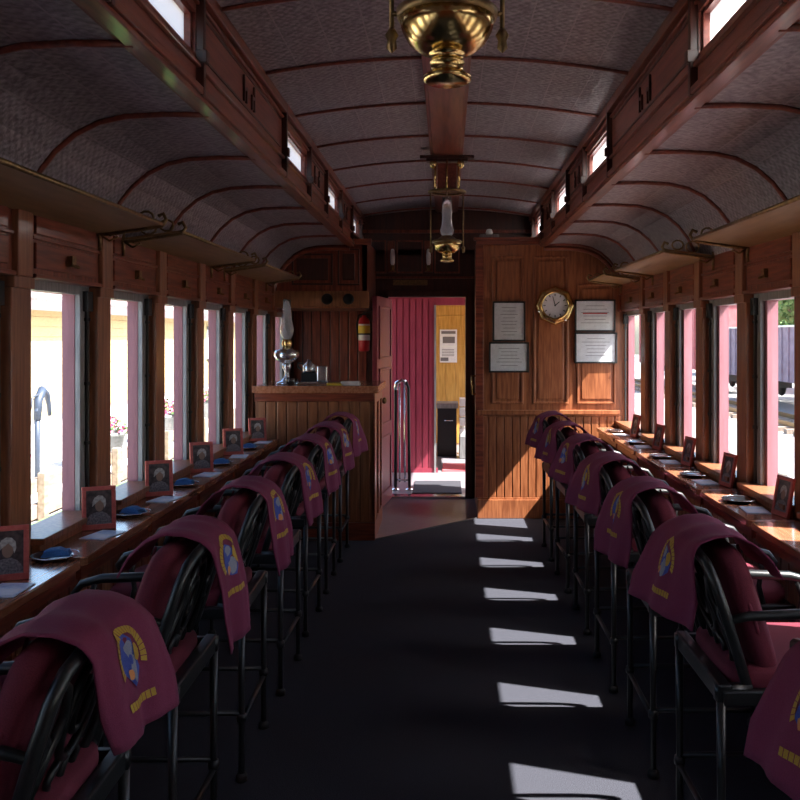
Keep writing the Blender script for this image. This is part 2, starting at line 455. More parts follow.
for x, lb in ((-.50,'left'),(-.17,'right')):  # white tubes added in place of two vertical glints, no real lamps
    t = thing('wall_sconce', (x, END-.03, 2.12), 'small pale glass sconce tube above the doorway, the %s one' % lb, 'lamp', 'glass sconces above the doorway')
    g = G(); g.lathe([(.012,.03),(.020,.05),(.022,.12),(.016,.17),(.010,.18)], (0,-.03,0), 14); build('glass_tube', g, white_p, t, True)
    g = G(); g.lathe([(.006,-.02),(.018,0),(.02,.03)], (0,-.03,0), 14); g.box(-.006,.006,-.03,.005,.0,.012); g.tube([(-.03,-.02,-.03),(0,-.03,-.01),(.03,-.02,-.03)], .005, 6); build('holder', g, aged, t, True)
g = G(); g.box(-.50,-.18,END-.012,END,1.97,2.02)
tag(build('name_plate', g, aged), 'long brown brass plate over the doorway', 'sign')
g = G(); g.lathe([(0,-.05),(.022,-.04),(.028,-.02),(.02,0)], (-.665, END-.025, 1.84), 16, 'y')
tag(build('door_bell', g, white_p, smooth=True), 'white round bell at the top left corner of the doorway', 'bell')

# door leaf swung inwards
d = thing('door_1', (-.525, END-.04, 0), 'maroon door swung inward against the end of the bar', 'door', kind='structure', rz=math.radians(-97))
g = G(); g.box(0,.70,-.02,.02,.01,1.84); build('door_leaf', g, paint_d, d, bevel=.003)
g = G()
for z0, z1 in ((.12,.62),(.72,1.22),(1.30,1.76)):
    for (a,b,c,e) in ((.08,.62,z0,z0+.018),(.08,.62,z1-.018,z1),(.08,.098,z0,z1),(.602,.62,z0,z1)): g.box(a,b,.02,.03,c,e)
build('door_moulding', g, paint_d, d, bevel=.003)
g = G(); g.lathe([(.012,0),(.012,.03),(.027,.04),(.027,.06),(.01,.07)], (.63,.02,.95), 16, 'y'); g.box(.61,.65,.018,.026,.86,1.02); build('door_knob', g, aged, d, True)

# ---- right partition (compartment)
g = G()
g.box(.256, 1.49, PART, PART+.05, 0, 2.29); g.box(.256, .306, PART+.05, END, 0, 2.29)
g.box(.256, .80, PART, END, 2.25, 2.29)
w = build('wall_partition', g, part_w); tag(w, 'panelled mahogany partition right of the doorway', 'wall', kind='structure')
def panel_moulding(g, x0, x1, z0, z1, y, t=.018, d=.014):
    for (a,b,c,e) in ((x0,x1,z0,z0+t),(x0,x1,z1-t,z1),(x0,x0+t,z0+t,z1-t),(x1-t,x1,z0+t,z1-t)): g.box(a,b,y-d,y,c,e)
    g.box(x0+.04,x1-.04,y-d*.6,y,z0+.04,z1-.04)
g = G()
for x0, x1 in ((.37,.63),(.71,1.0),(1.07,1.39)): panel_moulding(g, x0, x1, .94, 2.16 if x1 < 1.2 else 1.93, PART)
build('raised_panel', g, part_w, w, bevel=.005)
g = G()
x = .275
while x < 1.38: g.box(x+.003, x+.062, PART-.012, PART, .17, .84); x += .065
build('beadboard', g, part_w, w, bevel=.005)
g = G(); g.box(.25,1.42,PART-.035,PART,.855,.89); g.box(.25,1.42,PART-.02,PART,.84,.855); g.box(.25,1.425,PART-.028,PART,0,.155); g.box(.25,1.425,PART-.016,PART,.155,.17)
build('chair_rail', g, part_w, w, bevel=.004)
g = G(); g.box(.24,.84,PART-.035,PART,2.25,2.30); g.box(.22,.84,PART-.055,PART+.02,2.285,2.31); g.box(.235,.30,PART-.018,PART,.17,2.25)
g.tube([(x, PART-.015, z-.03) for x, z in LOW], .02, 6)
build('cornice', g, wood_x, w, bevel=.004)
t = thing('door_latch_plate', (.256, PART+.02, 1.42), 'small brass latch on the partition corner beside the doorway', 'latch')
g = G(); g.box(-.02,0,-.03,.03,-.08,.08); build('plate', g, aged, t, bevel=.002)
g = G(); g.tube([(-.02,0,-.25),(-.05,0,-.25),(-.05,0,-.4),(-.02,0,-.4)], .010, 8); build('handle', g, brass, t, True)
g = G(); g.box(.05,.17,0,.10,0,.06); 
t = thing('junction_box', (.30, PART+.05, 2.29), 'small grey box lying on top of the partition', 'box')
g = G(); g.box(-.03,.13,-.04,.08,0,.05); build('body', g, greym, t, bevel=.004)
g = G(); g.lathe([(.025,0),(.03,.02),(.02,.045),(0,.05)], (.05,0,.05), 16); build('cap', g, white_p, t, True)

# framed notices
def notice(x0, x1, z0, z1, label, red=False):
    t = thing('framed_notice', ((x0+x1)/2, PART-.014, z0), label, 'picture frame', 'framed notices on the partition')
    hw = (x1-x0)/2; h = z1-z0
    g = G(); 
    for (a,b,c,e) in ((-hw,hw,0,.014),(-hw,hw,h-.014,h),(-hw,-hw+.014,0,h),(hw-.014,hw,0,h)): g.box(a,b,-.018,0,c,e)
    build('frame', g, rubber, t, bevel=.002)
    g = G(); g.box(-hw+.01,hw-.01,-.006,0,.01,h-.01); pp = build('page', g, paper, t)
    g = G(); n = int((h-.07)/.028)
    for i in range(n):
        ww = (hw-.05)*random.uniform(.55,1); z = h-.05-i*.028
        g.box(-ww,ww,-.0075,-.006,z-.0035,z)
    build('text_lines', g, ink, pp)
    if red:
        g = G(); g.box(-hw*.6,hw*.6,-.008,-.006,h*.55,h*.55+.01); build('red_line', g, ink_red, pp)
    g = G(); g.box(-hw+.012,hw-.012,-.012,-.010,.012,h-.012); build('glazing', g, glass_m, t)
    return t
notice(.375,.645, 1.455,1.785, 'upright framed notice at upper left of the partition, black frame')
notice(.345,.675, 1.20,1.45, 'wide framed notice hanging directly under the upright one')
notice(1.05,1.385, 1.535,1.80, 'wide framed notice with a red line, right of the clock', True)
notice(1.05,1.40, 1.275,1.53, 'wide framed notice at right, lower of the two right of the clock')
# clock
t = thing('wall_clock', (.885, PART-.015, 1.75), 'round brass wall clock with pale dial on the partition', 'clock')
g = G(); g.lathe([(.16,0),(.165,-.02),(.15,-.045),(.125,-.05),(.108,-.035),(.104,-.02)], (0,0,0), 8, 'y')
build('case', g, brass, t, bevel=.004)
g = G(); g.lathe([(.12,-.045),(.118,-.06),(.106,-.062),(.104,-.03)], (0,0,0), 40, 'y', cap=False); build('bezel', g, brass, t, True)
g = G(); g.lathe([(.105,-.03),(.105,-.034),(0,-.034)], (0,0,0), 40, 'y'); dd = build('dial', g, paper, t)
g = G()
for i in range(12):
    a = i*PI/6; ca, sa = math.cos(a), math.sin(a)
    g.tube([(ca*.078,-.036,sa*.078),(ca*.096,-.036,sa*.096)], .004, 4)
build('hour_marks', g, rubber, dd)
g = G(); g.tube([(0,-.040,0),(.035,-.040,.030)], .004, 4); g.tube([(0,-.042,0),(-.02,-.042,.075)], .003, 4); g.lathe([(.007,-.036),(.007,-.045)], n=10, axis='y'); build('hands', g, rubber, t)
g = G()
for a in (200, 305): 
    ca, sa = math.cos(math.radians(a))*.145, math.sin(math.radians(a))*.145
    g.lathe([(0,-.062),(.010,-.058),(.012,-.045)], (ca,0,sa), 12, 'y')
build('winding_stud', g, steel, t, True)

# ---- left: upper valance cabinet over the bar
g = G(); g.box(-1.42,-.66,PART,PART+.04,1.73,2.29); g.box(-.70,-.66,PART,END,1.73,2.29); g.box(-1.49,-.66,PART,END,1.73,1.76)
w = build('wall_valance', g, wood_v); tag(w, 'dark mahogany overhead bulkhead above the bar', 'wall', kind='structure')
g = G(); panel_moulding(g,-1.28,-.94,1.92,2.18,PART,.016); panel_moulding(g,-.90,-.72,1.92,2.22,PART,.012)
build('raised_panel', g, dark_w, w, bevel=.004)
g = G(); g.box(-1.42,-.64,PART-.03,PART,1.735,1.87); g.box(-1.42,-.64,PART-.04,PART,1.73,1.745); build('orange_rail', g, bar_w, w, bevel=.004)
g = G(); g.box(-.86,-.62,PART-.035,PART,2.25,2.30); g.tube([(-x, PART-.015, z-.03) for x, z in LOW], .02, 6); build('cornice', g, wood_x, w, bevel=.004)
for x, lb in ((-.975,'left'),(-.80,'right')):  # round black fixtures mounted on the rail
    t = thing('spotlight', (x, PART-.03, 1.80), 'small black round spotlight on the rail over the bar, %s of two' % lb, 'spotlight', 'black spotlights over the bar')
    g = G(); g.lathe([(.02,0),(.02,-.02),(.04,-.03),(.046,-.08),(.040,-.085),(.03,-.05),(0,-.05)], (0,0,0), 20, 'y'); build('lamp_head', g, rubber, t, True)

# ---- bar
t = thing('bar_counter', (-.975, 6.62, 0), 'waist-high wooden bar of upright boards with a reddish top at the far left', 'bar')
g = G(); g.box(-.435,.435,.0,.05,0,1.08); g.box(.385,.435,.05,.72,0,1.08); body = build('body', g, bar_w, t)
g = G(); x = -.43
while x < .40: g.box(x+.003,x+.073,-.012,0,.14,1.02); x += .0765
build('front_boards', g, bar_w, t, bevel=.005)
g = G(); g.box(-.425,.44,-.02,0,0,.13); g.box(-.44,.44,-.018,0,1.02,1.08); g.box(.435,.447,-.02,.72,0,.13); g.box(.435,.447,-.02,.72,1.0,1.08)
for y in (0.0,.36,.68): g.box(.435,.447,y-.02,y+.04,.13,1.0)
build('rail', g, wood_x, t, bevel=.003)
g = G(); g.box(-.455,.475,-.04,.74,1.08,1.135); build('countertop', g, table_w, t, bevel=.008)

# things on the bar
BT = 1.135
t = thing('oil_lamp', (-1.21, 6.80, BT), 'silver table lamp with tall glass chimney at the left end of the bar', 'lamp')
g = G(); g.lathe([(.075,0),(.078,.012),(.05,.025),(.022,.05),(.018,.10),(.035,.13),(.03,.16)], n=24); build('base', g, silver, t, True)
g = G(); g.lathe([(.03,.16),(.075,.185),(.095,.22),(.085,.255),(.04,.27),(.03,.285)], n=24, wob=.04, wn=1); build('font', g, silver, t, True)
g = G(); g.lathe([(.03,.285),(.038,.30),(.036,.33),(.028,.34)], n=20); build('burner', g, brass, t, True)
g = G(); g.lathe([(.030,.34),(.048,.38),(.052,.42),(.040,.48),(.030,.56),(.030,.64),(.028,.64),(.028,.56),(.037,.48),(.049,.42),(.045,.38),(.028,.345)], n=24); build('chimney', g, chim_m, t, True)
t = thing('coffee_maker', (-1.0, 6.83, BT), 'small chrome and black appliance on the bar beside the silver lamp', 'appliance')
g = G(); g.box(-.13,.11,-.08,.08,0,.022); build('base', g, silver, t, bevel=.006)
g = G(); g.box(-.10,.02,-.05,.06,.022,.085); build('tray', g, rubber, t, bevel=.006)
g = G(); g.box(.02,.10,-.06,.07,.022,.14); build('body', g, silver, t, bevel=.01)
g = G(); g.lathe([(.045,0),(.05,.02),(.05,.06),(.02,.08),(.012,.10),(0,.10)], (-.045,0,.085), 20); build('pot', g, silver, t, True)
g = G(); g.tube([(-.09,0,.10),(-.13,0,.13),(-.13,0,.16),(-.09,0,.155)], .007, 8); build('handle', g, rubber, t, True)
t = thing('espresso_cup', (-1.16, 6.68, BT), 'small dark cup in front of the silver lamp', 'cup')
g = G(); g.lathe([(.02,0),(.032,.02),(.036,.055),(.032,.055),(.028,.02),(0,.012)], n=20); build('bowl', g, plate_m, t, True)
g = G(); g.tube([(.034,0,.045),(.052,0,.04),(.05,0,.02),(.032,0,.018)], .004, 6); build('handle', g, plate_m, t, True)
for i, (x, lb, mm) in enumerate(((-.72,'white paper stack lying on the right end of the bar', paper), (-.83,'yellow notepad on the bar left of the white papers', yellow_p))):
    g = G(); 
    for j in range(4 if i == 0 else 2): g.box(x-.065-.003*j, x+.065-.002*j, 6.70+.003*j, 6.82+.004*j, BT+.006*j, BT+.006*j+.0055)
    tag(build('paper_stack' if i == 0 else 'notepad', g, mm), lb, 'paper')
# extinguisher
t = thing('fire_extinguisher', (-.76, END-.075, 1.36), 'red and white fire extinguisher with yellow label left of the doorway', 'fire extinguisher')
g = G(); g.lathe([(.04,0),(.05,.008),(.052,.10),(.052,.27),(.04,.30),(.018,.315),(.018,.33)], n=24); bo = build('cylinder_body', g, red_p, t, True)
g = G(); g.lathe([(.0535,.10),(.0535,.25)], n=24, cap=False); build('label', g, white_p, bo, True)
g = G(); g.lathe([(.0545,.15),(.0545,.235)], n=24, cap=False); build('yellow_label', g, yellow_p, bo, True)
g = G(); g.box(-.02,.02,-.01,.01,.33,.35); g.box(-.01,.06,-.008,.008,.35,.362); g.tube([(0,0,.335),(.06,0,.325)], .006, 6); build('valve_handle', g, rubber, t)
g = G(); g.tube([(0,0,.34),(-.05,-.01,.33),(-.068,-.01,.25),(-.06,-.01,.12)], .007, 8); build('hose', g, rubber, t, True)
g = G(); g.box(-.02,.02,.045,.062,.05,.30); g.lathe([(.058,.15),(.058,.165)], n=20); build('wall_bracket', g, rubber, t)

# ------------------------------------------------------------------ luggage racks
def rack(side, y0, y1, label):
    yc = (y0+y1)/2; hw = (y1-y0)/2
    t = thing('luggage_rack', (side*1.43, yc, 1.90), label, 'luggage rack', 'overhead racks along the windows')
    s = side
    n = 12
    g = G()
    def fn(k):
        def f(u, v):
            return (-s*(.0+.262*v), -hw+2*hw*u, .035+.035*v+.022*math.sin(PI*v)*0 + k)
        return f
    poly = [(0, .018), (-s*.262, .052), (-s*.262, .064), (0, .030)]
    g.prism(poly, -hw, hw, 'y'); build('shelf_board', g, rack_w, t)
    g = G()
    g.tube([(-s*.265,-hw,.058),(-s*.265,hw,.058)], .009, 8)
    build('rail', g, aged, t, True)
    for e in (-hw, hw):
        g = G()
        g.tube([(0,e,.014),(-s*.06,e,.018),(-s*.14,e,.030),(-s*.21,e,.040),(-s*.265,e,.05),(-s*.283,e,.075),(-s*.27,e,.10),(-s*.25,e,.09)], .008, 8)
        g.tube([(-s*.01,e,-.05),(-s*.01,e,.05)], .008, 8)
        g.tube([(-s*.02,e,.01),(-s*.05,e,-.01),(-s*.085,e,.005),(-s*.07,e,.02),(-s*.05,e,.01)], .005, 6)
        g.tube([(-s*(.12+.035*math.cos(a)),e,.075+.03*math.sin(a)) for a in [i*PI/5 for i in range(10)]], .005, 6, closed=True)
        g.tube([(-s*(.20+.03*math.cos(a)),e,.085+.025*math.sin(a)) for a in [i*PI/5 for i in range(10)]], .005, 6, closed=True)
        build('scroll_bracket', g, aged, t, True)
for y0, y1, lb in ((2.15,3.68,'tan board luggage rack over the left windows, nearest the camera'),
                   (3.95,5.43,'tan board luggage rack over the left windows, middle of three'),
                   (5.75,7.07,'tan board luggage rack over the left windows, closest to the bar')):
    rack(-1, y0, y1, lb)
for y0, y1, lb in ((2.65,4.25,'tan board luggage rack over the right windows, nearest the camera'),
                   (4.80,6.22,'tan board luggage rack over the right windows, middle of three'),
                   (6.60,7.36,'tan board luggage rack over the right windows, against the partition')):
    rack(1, y0, y1, lb)

# ------------------------------------------------------------------ hanging lamps
def lamp(y, label):
    t = thing('hanging_oil_lamp', (0, y, 1.966), label, 'lamp', 'brass hanging oil lamps')
    # z is measured from the underside of the font
    g = G(); g.lathe([(.036,0),(.044,.004),(.045,.012),(.036,.018),(.031,.0195),(.030,.021),(.030,.036),(.0325,.0365),(.0325,.039),(.030,.0395),(.030,.051),(.034,.052),(.034,.059),(.030,.062),(.029,.09)], n=32)
    build('oil_font', g, brass, t, True)
    g = G(); g.lathe([(.028,.052),(.050,.058),(.070,.074),(.083,.098),(.088,.118),(.084,.119),(.078,.098),(.064,.078),(.046,.064),(.028,.058)], n=64, wob=.008, wn=1)
    build('ribbed_bowl', g, brass, t, True)
    g = G(); g.lathe([(.084,.117),(.092,.119),(.094,.132),(.084,.138),(.06,.144),(.045,.156),(.03,.165)], n=40)
    build('rim_band', g, aged, t, True)
    g = G(); g.lathe([(.026,.16),(.038,.175),(.043,.20),(.034,.235),(.030,.28),(.033,.31),(.030,.41),(.028,.41),(.031,.31),(.028,.28),(.032,.235),(.041,.20),(.036,.175)], n=24, cap=False)
    build('chimney', g, chim_m, t, True)
    for sx in (-1, 1):
        g = G()
        g.tube([(sx*.102,0,.085),(sx*.102,0,.435)], .0045, 8)
        g.lathe([(0,.055),(.010,.064),(.008,.078),(.013,.088),(.006,.10)], (sx*.102,0,0), 12)
        g.tube([(sx*.085,0,.128),(sx*.102,0,.128)], .005, 6)
        build('side_rod', g, aged, t, True)
    g = G(); g.lathe([(.095,.434),(.118,.432),(.122,.440),(.118,.448),(.095,.446)], n=32, cap=False)
    for a in (0, PI/2): g.tube([(.118*math.cos(a),.118*math.sin(a),.44),(-.118*math.cos(a),-.118*math.sin(a),.44)], .004, 6)
    build('hoop', g, aged, t, True)
    g = G()
    for sx in (-.074, .074):
        for sy in (-.03, .03): g.tube([(sx,sy,.44),(sx,sy,.64)], .008, 8)
    g.tube([(0,-.03,.44),(0,-.03,.64)], .006, 8)
    build('hanger_rod', g, brass, t, True)
    g = G(); g.box(-.06,.06,-.018,.018,.455,.62)
    build('hanger_board', g, red_w, t, bevel=.003)
    g = G(); g.box(-.17,.17,-.035,.035,.648,.668); g.box(-.13,.13,-.03,.03,.630,.648)
    build('cross_bar', g, dark_w, t, bevel=.003)
    for sx in (-1,1):
        g = G(); g.lathe([(.006,.585),(.022,.598),(.025,.62),(.018,.632)], (sx*.085,-.02,0), 16)
        build('ceiling_boss', g, brass, t, True)
lamp(1.66, 'large brass hanging oil lamp with ribbed bowl, nearest the camera')
lamp(5.67, 'far brass hanging oil lamp with glass chimney, before the end wall')

# ------------------------------------------------------------------ tables
def leaf(side, y0, y1, label):
    t = thing('window_table', (side*1.43, (y0+y1)/2, 0), label, 'table', 'narrow wooden window tables, %s row' % ('right' if side > 0 else 'left'))
    hw = (y1-y0)/2 - .004; s = side
    g = G()
    r = .03; xf = -s*.21; xb = -s*.008
    poly = [(xb,-hw),(xb,hw)] + [(xf+s*r*(1-math.sin(a)), hw-r*(1-math.cos(a))) for a in (0,PI/6,PI/3,PI/2)] + [(xf+s*r*(1-math.cos(a)), -hw+r*(1-math.sin(a))) for a in (0,PI/6,PI/3,PI/2)]
    g.prism(poly, .722, .752, 'z'); build('tabletop', g, table_w, t, bevel=.005)
    g = G()
    g.box(*sorted((-s*.19,-s*.172)), -hw+.02, hw-.02, .675, .722); build('apron', g, wood_h, t, bevel=.002)
    g = G()
    for y in (-hw+.05, hw-.05):
        g.prism([(-s*.012,.722),(-s*.17,.722),(-s*.15,.69),(-s*.05,.62),(-s*.012,.56)], y-.012, y+.012, 'y')
    build('bracket', g, wood_v, t)
tp = {}
for side in (-1, 1):
    pl = posts(side); row = 'left' if side < 0 else 'right'
    ys = [y+.07 for y in pl]
    if side < 0: spans = [(ys[i], ys[i+1]) for i in range(5, len(ys)-3)]       # ends before the bar
    else: spans = [(ys[i], ys[i+1]) for i in range(5, len(ys)-3)] + [(ys[-3], PART-.04)]
    if side < 0: spans[-1] = (spans[-1][0], 6.575)
    tp[side] = spans
    n = len(spans)
    for k, (a, b) in enumerate(spans):
        leaf(side, a, b, 'narrow glossy wooden table leaf under the %s windows, %s %s' % (row, ORD[k], 'one to the camera' if k == 0 else 'from the camera'))

# ------------------------------------------------------------------ settings on tables
def picture(side, y, k, n):
    row = 'left' if side < 0 else 'right'
    if side < 0: loc = (-1.345, y, .752); rz = math.radians(24)
    else: loc = (1.385, y, .752); rz = math.radians(-80)
    t = thing('tabletop_picture_frame', loc, 'rose-red photo frame standing on the %s table, %s from the camera' % (row, ORD[k]), 'picture frame', 'photo frames on the %s tables' % row, rz)
    w, h, lean = .062, .165, .18
    M = Matrix.Rotation(-lean, 3, 'X')
    def bx(g, x0,x1,y0,y1,z0,z1):
        q = G(); q.box(x0,x1,y0,y1,z0,z1); g.add([M @ Vector(v) for v in q.v], q.f)
    g = G()
    for (a,b,c,e) in ((-w,w,0,.02),(-w,w,h-.016,h),(-w,-w+.016,.02,h-.016),(w-.016,w,.02,h-.016)): bx(g,a,b,-.008,.006,c,e)
    build('frame', g, frame_r, t, bevel=.002)
    g = G(); bx(g,-w+.012,w-.012,-.003,.003,.015,h-.01); ph = build('photograph', g, photo_dark, t)
    g = G()
    def disc(cx, cz, rx, rz_, n=16, y=-.0042):
        vs = [M @ Vector((cx+rx*math.cos(2*PI*i/n), y, cz+rz_*math.sin(2*PI*i/n))) for i in range(n)]
        g.add(vs, [tuple(range(n))])
    pts = [(-.046,.018),(-.044,.045),(-.030,.060),(-.010,.066),(.012,.068),(.030,.058),(.044,.040),(.046,.018)]
    g.mi = 2; g.add([M @ Vector((a,-.0040,b)) for a,b in pts], [tuple(range(len(pts)))])
    g.mi = 0; pts = [(-.014,.098),(-.024,.088),(-.023,.108),(-.016,.122),(-.002,.130),(.013,.128),(.024,.116),(.026,.096),(.020,.080),(.016,.098),(.004,.112)]
    g.add([M @ Vector((a,-.0044,b)) for a,b in pts], [tuple(range(len(pts)))])
    g.mi = 1; disc(.002,.090,.016,.022, y=-.0042)
    build('portrait_shape', g, [photo_pale, skin_t, cloth_t], ph)
    g = G(); g.box(-.018,.018,.0,.07,0,.004); g.prism([(.012,.006),(.075,0),(.07,.0),(.03,.10)], -.012, .012, 'x'); build('easel_back', g, rubber, t)
def plate(side, x, y, k):
    row = 'left' if side < 0 else 'right'
    t = thing('plate', (x, y, .752), 'round black plate on the %s table, %s from the camera' % (row, ORD[k]), 'plate', 'black plates on the %s tables' % row)
    g = G(); g.lathe([(.045,0),(.05,.003),(.074,.012),(.076,.015),(.072,.016),(.048,.007),(0,.006)], n=32); build('dish', g, plate_m, t, True)
    g = G(); g.lathe([(.0755,.0135),(.0768,.0150),(.0755,.0165),(.0745,.0150),(.0755,.0135)], n=32, cap=False); build('silver_rim', g, silver, t, True)
def napkin(side, x, y, k):
    row = 'left' if side < 0 else 'right'
    g = G(); a = random.uniform(-.4,.4)
    vs = []
    M = Matrix.Rotation(a, 3, 'Z')
    for j in range(3):
        q = G(); q.box(-.045+.004*j,.045-.003*j,-.03+.003*j,.03-.002*j,.007+.006*j,.0125+.006*j)
        g.add([M @ Vector(v) for v in q.v], q.f)
    q = G(); q.prism([(-.04,.024),(.03,.024),(.01,.034),(-.02,.032)], -.02, .02, 'y'); g.add([M @ Vector(v) for v in q.v], q.f)
    o = build('folded_napkin', g, napkin_b, bevel=.002); o.location = (x, y, .752+.004)
    tag(o, 'folded blue napkin on the %s black plate from the camera, %s table' % (ORD[k], row), 'napkin', 'blue napkins on the %s plates' % row)
def leafl(side, x, y, k):
    row = 'left' if side < 0 else 'right'
    g = G(); a = random.uniform(-.25,.25); M = Matrix.Rotation(a, 3, 'Z')
    q = G(); q.box(-.05,.05,-.075,.075,0,.003); g.add([M @ Vector(v) for v in q.v], q.f)
    g.mi = 1
    q = G(); q.box(-.04,.04,-.06,.01,.003,.0036); g.add([M @ Vector(v) for v in q.v], q.f)
    o = build('leaflet', g, [leaflet_m, paper]); o.location = (x, y, .7525)
    tag(o, 'pale blue leaflet on the %s table beside plate, %s from the camera' % (row, ORD[k]), 'leaflet', 'leaflets on the %s tables' % row)
for k in range(6):
    picture(-1, 2.75+.73*k, k, 6)
for k in range(5):
    y = 3.02+.735*k
    plate(-1, -1.315, y, k); napkin(-1, -1.31, y, k)
for k in range(6):
    leafl(-1, -1.29, 2.64+.735*k - (.0), k)
for k in range(5):
    picture(1, 3.74+.735*k, k, 5)
for k in range(5):
    y = 4.06+.735*k
    if y > 7.2: continue
    plate(1, 1.315, y, k); leafl(1, 1.32, y-.20, k)

# ------------------------------------------------------------------ chairs (local +x faces the table)
def make_chair(label, group):
    t = thing('bar_chair', (0,0,0), label, 'chair', group)
    W = .205
    for sx, lean in ((-.25, 0), (.22, 0)):
        for sy in (-W, W):
            g = G(); g.tube([(sx, sy, 0), (sx, sy, .02), (sx, sy, .30), (sx, sy, .56)], [.012,.0105,.0105,.013], 10)
            lg = build('leg', g, black, t, True)
            g = G(); g.lathe([(.013,0),(.02,.004),(.02,.02),(.014,.03)], (sx,sy,0), 12); build('foot_cap', g, rubber, lg, True)
    g = G()
    for sy in (-W, W): g.tube([(-.25,sy,.23),(.22,sy,.23)], .009, 8)
    for sx in (-.25, .22): g.tube([(sx,-W,.20),(sx,W,.20)], .009, 8)
    for sx in (-.25,.22):
        for sy in (-W,W): g.lathe([(0,-.018),(.016,-.012),(.018,0),(.016,.012),(0,.018)], (sx,sy,.215), 10)
    build('stretcher', g, black, t, True)
    g = G()
    g.box(-.26,-.225,-W-.01,W+.01,.555,.605); g.box(.20,.235,-W-.01,W+.01,.545,.58)
    for sy in (-W, W): g.box(-.25,.23,sy-.014,sy+.014,.55,.59)
    for i in range(5):
        y = -.16+.08*i; g.box(-.24,.21,y-.012,y+.012,.555,.567)
    build('seat_frame', g, black, t, bevel=.006)
    g = G(); g.pillow(0,0,.605,.045,.20,.225,8,.5,Matrix(((0,0,1),(0,1,0),(1,0,0))))
    sc = build('seat_cushion', g, maroon, t, True)
    # back frame: leaning outer loop
    def B(y, z, off=0):      # a point of the leaning back plane
        u = (z-.58)/.36; x = -.175 - .115*u - .02*math.sin(PI*min(max(u,0),1)) * 0
        n = Vector((-.95, 0, .0)); return (x + off, y, z)
    g = G()
    loop = [B(-.185,.56),B(-.200,.66),B(-.208,.78),B(-.203,.86),B(-.175,.905),B(-.10,.922),B(0,.927),B(.10,.922),B(.175,.905),B(.203,.86),B(.208,.78),B(.200,.66),B(.185,.56)]
    g.tube(loop, [.014]*13, 10)
    g.tube([B(-.195,.62),B(.195,.62)], .012, 8)
    g.box(-.265,-.17,-.208,-.185,.56,.60); g.box(-.265,-.17,.185,.208,.56,.60)
    build('back_frame', g, black, t, True)
    g = G()
    # cast lattice: oval with petals and s-scrolls
    g.tube([B(.075*math.cos(a), .78+.10*math.sin(a)) for a in [i*PI/10 for i in range(20)]], .009, 8, closed=True)
    g.tube([B(.035*math.cos(a), .78+.05*math.sin(a)) for a in [i*PI/8 for i in range(16)]], .008, 8, closed=True)
    for s in (-1, 1):
        g.tube([B(s*.18,.89),B(s*.13,.86),B(s*.09,.80),B(s*.13,.74),B(s*.16,.68),B(s*.12,.63)], .010, 8)
        g.tube([B(s*.200,.76),B(s*.17,.79),B(s*.15,.77),B(s*.16,.735),B(s*.19,.73)], .008, 8)
        g.tube([B(s*.05,.915),B(s*.06,.90),B(s*.03,.875)], .008, 8)
        g.tube([B(s*.05,.63),B(s*.07,.66),B(s*.03,.69)], .008, 8)
        g.tube([B(s*.165,.908),B(s*.175,.80),B(s*.165,.63)], .008, 8)
    g.tube([B(0,.925),B(0,.875)], .009, 8); g.tube([B(0,.69),B(0,.62)], .009, 8)
    build('back_lattice', g, black, t, True)
    # back cushion, two tufted rolls
    lean = math.atan(.115/.36); M = Matrix.Rotation(-lean, 3, 'Y')
    g = G(); g.pillow(-.160,0,.765,.045,.188,.182,8,.6,M)
    bc = build('back_cushion', g, maroon, t, True)
    g = G()
    c = Vector((-.160,0,.765))
    for yy in (-.07,.07):
        g.tube([c + M @ Vector((.046, yy, -.15)), c + M @ Vector((.047, yy, .0)), c + M @ Vector((.046, yy, .16))], .004, 6)
    g.tube([c + M @ Vector((0, .188*math.cos(a), .182*math.sin(a)))*1 for a in [i*PI/16 for i in range(32)]], .006, 6, closed=True)
    build('piping', g, maroon, bc, True)
    # arms
    for s in (-1, 1):
        y = s*(W-.008)
        g = G()
        g.tube([(-.235,s*.206,.765),(-.18,y,.775),(-.05,y,.78),(.08,y,.775),(.14,y,.76),(.165,y,.73),(.155,y,.70)], [.010,.012,.014,.014,.012,.010,.008], 10)
        ar = build('armrest', g, black, t, True)
        g = G()
        g.tube([(.10,y,.77),(.12,y,.71),(.11,y,.65),(.13,y,.57)], .009, 8)
        build('arm_support', g, black, ar, True)
    return t
LY = [1.76+.735*k for k in range(7)]
RY = [1.56]+[1.79+.735*k for k in range(1, 7)]
chair0 = None
for side, YS in ((-1, LY), (1, RY)):
    row = 'left' if side < 0 else 'right'
    grp = 'bar chairs along the %s windows' % row
    for k, y in enumerate(YS):
        lb = 'black cast-metal bar chair with maroon cushions in the %s row, %s from the camera' % (row, ORD[k])
        rz = (PI if side < 0 else 0) + random.uniform(-.03,.03) + (0 if side > 0 else .0)
        loc = (side*.95 + random.uniform(-.008,.008), y, 0)
        if chair0 is None:
            chair0 = make_chair(lb, grp); chair0.location = loc; chair0.rotation_euler = (0,0,rz)
        else:
            c = dup(chair0, loc, rz, lb); c['group'] = grp

